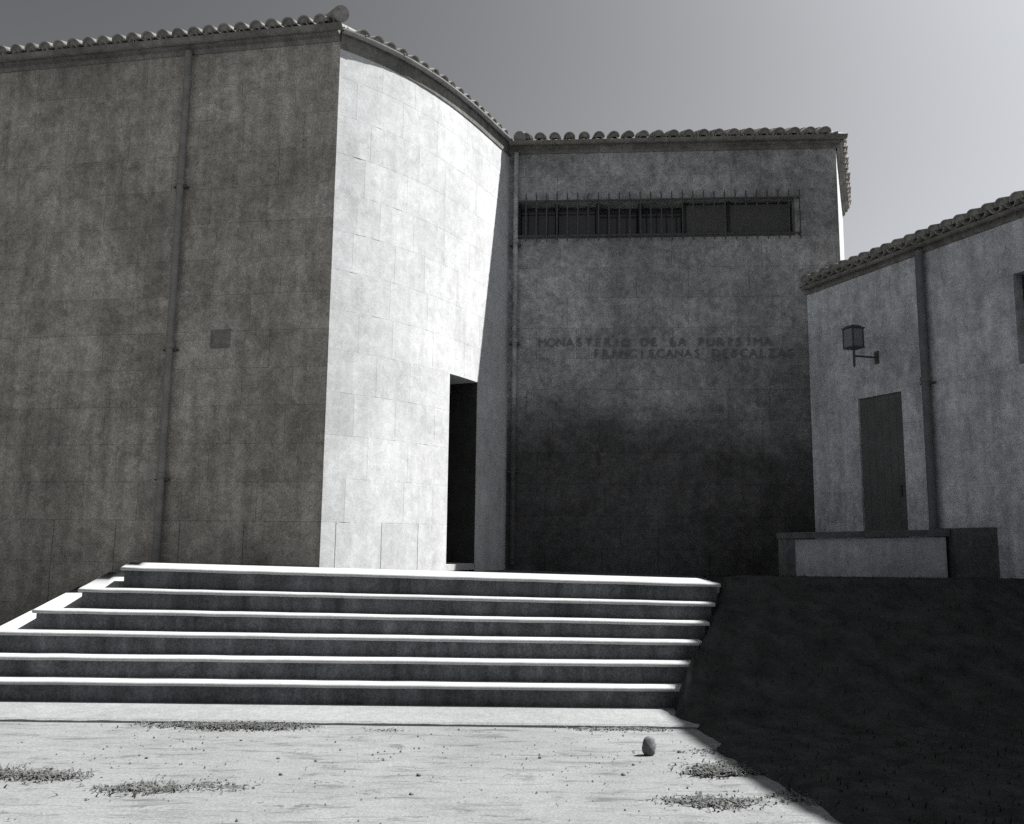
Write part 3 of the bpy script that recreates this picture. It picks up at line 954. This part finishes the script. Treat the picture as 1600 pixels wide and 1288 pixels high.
# gravel too small to count
gm = MB(); rr = random.Random(77)
for k in range(900):
    x_, y_ = (rr.uniform(-4.5, 1.6), rr.uniform(4.0, 6.68)) if k % 3 else (rr.gauss(rr.choice((-.8, .6, 1.1, -2.2)), .35), min(6.66, rr.gauss(5.8, .4)))
    s = rr.choice((.003, .004, .004, .005, .006, .009)) * rr.uniform(.7, 1.3); a = rr.uniform(0, 6)
    c_, s_ = math.cos(a) * s, math.sin(a) * s
    gm.add([(x_ + c_, y_ + s_, 0), (x_ - s_ * .8, y_ + c_ * .8, 0), (x_ - c_, y_ - s_, 0), (x_ + s_ * .8, y_ - c_ * .8, 0), (x_, y_, s * 1.1)],
           [(0, 1, 4), (1, 2, 4), (2, 3, 4), (3, 0, 4)])
o = gm.build('gravel', M_ROCK); tag(o, 'fine grey grit strewn over the pale ground', 'gravel', None, 'stuff')

M_WEED = mat_plain('dry_weed', .095, (.97, 1, .98), rough=.9, var=.4, scale=30, spec=.1)
def weeds(cx, cy_, lx, ly, n, h, seed, label):
    r = random.Random(seed); mb = MB()
    clumps = [(r.gauss(0, .36) * lx, r.gauss(0, .36) * ly, r.uniform(.03, .12)) for _ in range(max(6, int(n / 40)))]
    for c in clumps:                                    # matted base of dead stems
        m_ = 11; ph = r.uniform(0, 6)
        ring = [Vector((cx + c[0] + math.cos(q * 2 * math.pi / m_) * c[2] * 1.5 * r.uniform(.6, 1.15),
                        cy_ + c[1] + math.sin(q * 2 * math.pi / m_) * c[2] * .75 * r.uniform(.6, 1.15), -.006)) for q in range(m_)]
        top = Vector((cx + c[0], cy_ + c[1], r.uniform(.006, .014)))
        mb.add([top] + ring, [(0, 1 + q, 1 + (q + 1) % m_) for q in range(m_)])
    for k in range(int(n * 1.7)):
        c = r.choice(clumps)
        x_ = cx + c[0] + r.gauss(0, 1) * c[2]; y_ = cy_ + c[1] + r.gauss(0, .6) * c[2]
        a = r.uniform(0, 6.28); hh = h * r.uniform(.12, .6); ln = hh * r.uniform(.6, 2.4); w_ = r.uniform(.003, .007)
        d = Vector((math.cos(a), math.sin(a), 0)); p_ = Vector((-d.y, d.x, 0)) * w_
        b0 = Vector((x_, y_, -.004)); m1 = b0 + d * ln * .45 + Vector((0, 0, hh * .75)); tip = b0 + d * ln + Vector((0, 0, hh * r.uniform(.5, 1)))
        mb.add([b0 - p_, b0 + p_, m1 + p_ * .8, m1 - p_ * .8, tip], [(0, 1, 2, 3), (3, 2, 4)])
    o = link('weed_patch', pymesh('weed_patch', mb.v, mb.f), None, M_WEED)
    o.location = (0, 0, 0)
    tag(o, label, 'weeds', 'weed patches on the sandy ground')
weeds(-1.93, 6.60, .62, .09, 1500, .055, 1, 'long flat weed patch along the joint below the steps')
weeds(-2.80, 5.24, .34, .10, 800, .06, 2, 'thick weed patch at the lower left corner of the ground')
weeds(-2.02, 5.02, .24, .06, 380, .05, 3, 'small weed patch on the bare ground nearest the bottom edge at left')
weeds(-1.70, 5.10, .26, .025, 160, .035, 4, 'thin trailing weed wisp just right of the small left weed patch')
weeds(1.32, 5.52, .34, .12, 900, .06, 5, 'broad weed patch between the upright stone and the shadow edge')
weeds(1.10, 4.92, .36, .07, 450, .045, 6, 'low weed patch nearest the bottom edge right of centre')
weeds(1.36, 5.98, .14, .10, 200, .04, 7, 'sparse weed tuft just right of the upright stone')
weeds(.85, 6.655, .46, .025, 420, .035, 8, 'narrow weed line in the pavement joint behind the upright stone')
weeds(-.85, 6.50, .30, .04, 90, .03, 9, 'faint weed scraps in front of the joint near the middle')

weeds(1.68, 4.95, .08, .30, 200, .05, 11, 'ragged weed fringe along the shadow edge at the bottom right')

# grass blades on the bank and its painted-shade sheet
gb = MB(); r = random.Random(55)
for k in range(5000):
    x_ = r.uniform(1.55, 6.5); y_ = r.uniform(4.2, 8.9)
    if bank_z(x_, y_) < .0: continue
    z_ = bank_z(x_, y_) ; h_ = r.uniform(.015, .045); a = r.uniform(0, 6.28)
    d = Vector((math.cos(a), math.sin(a), 0)); p_ = Vector((-d.y, d.x, 0)) * .006; b0 = Vector((x_, y_, z_ - .01))
    gb.add([b0 - p_, b0 + p_, b0 + d * h_ * .6 + Vector((0, 0, h_))], [(0, 1, 2)])
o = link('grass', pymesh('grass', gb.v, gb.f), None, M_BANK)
tag(o, 'dark short grass on the shaded bank right of the steps', 'grass', None, 'stuff')
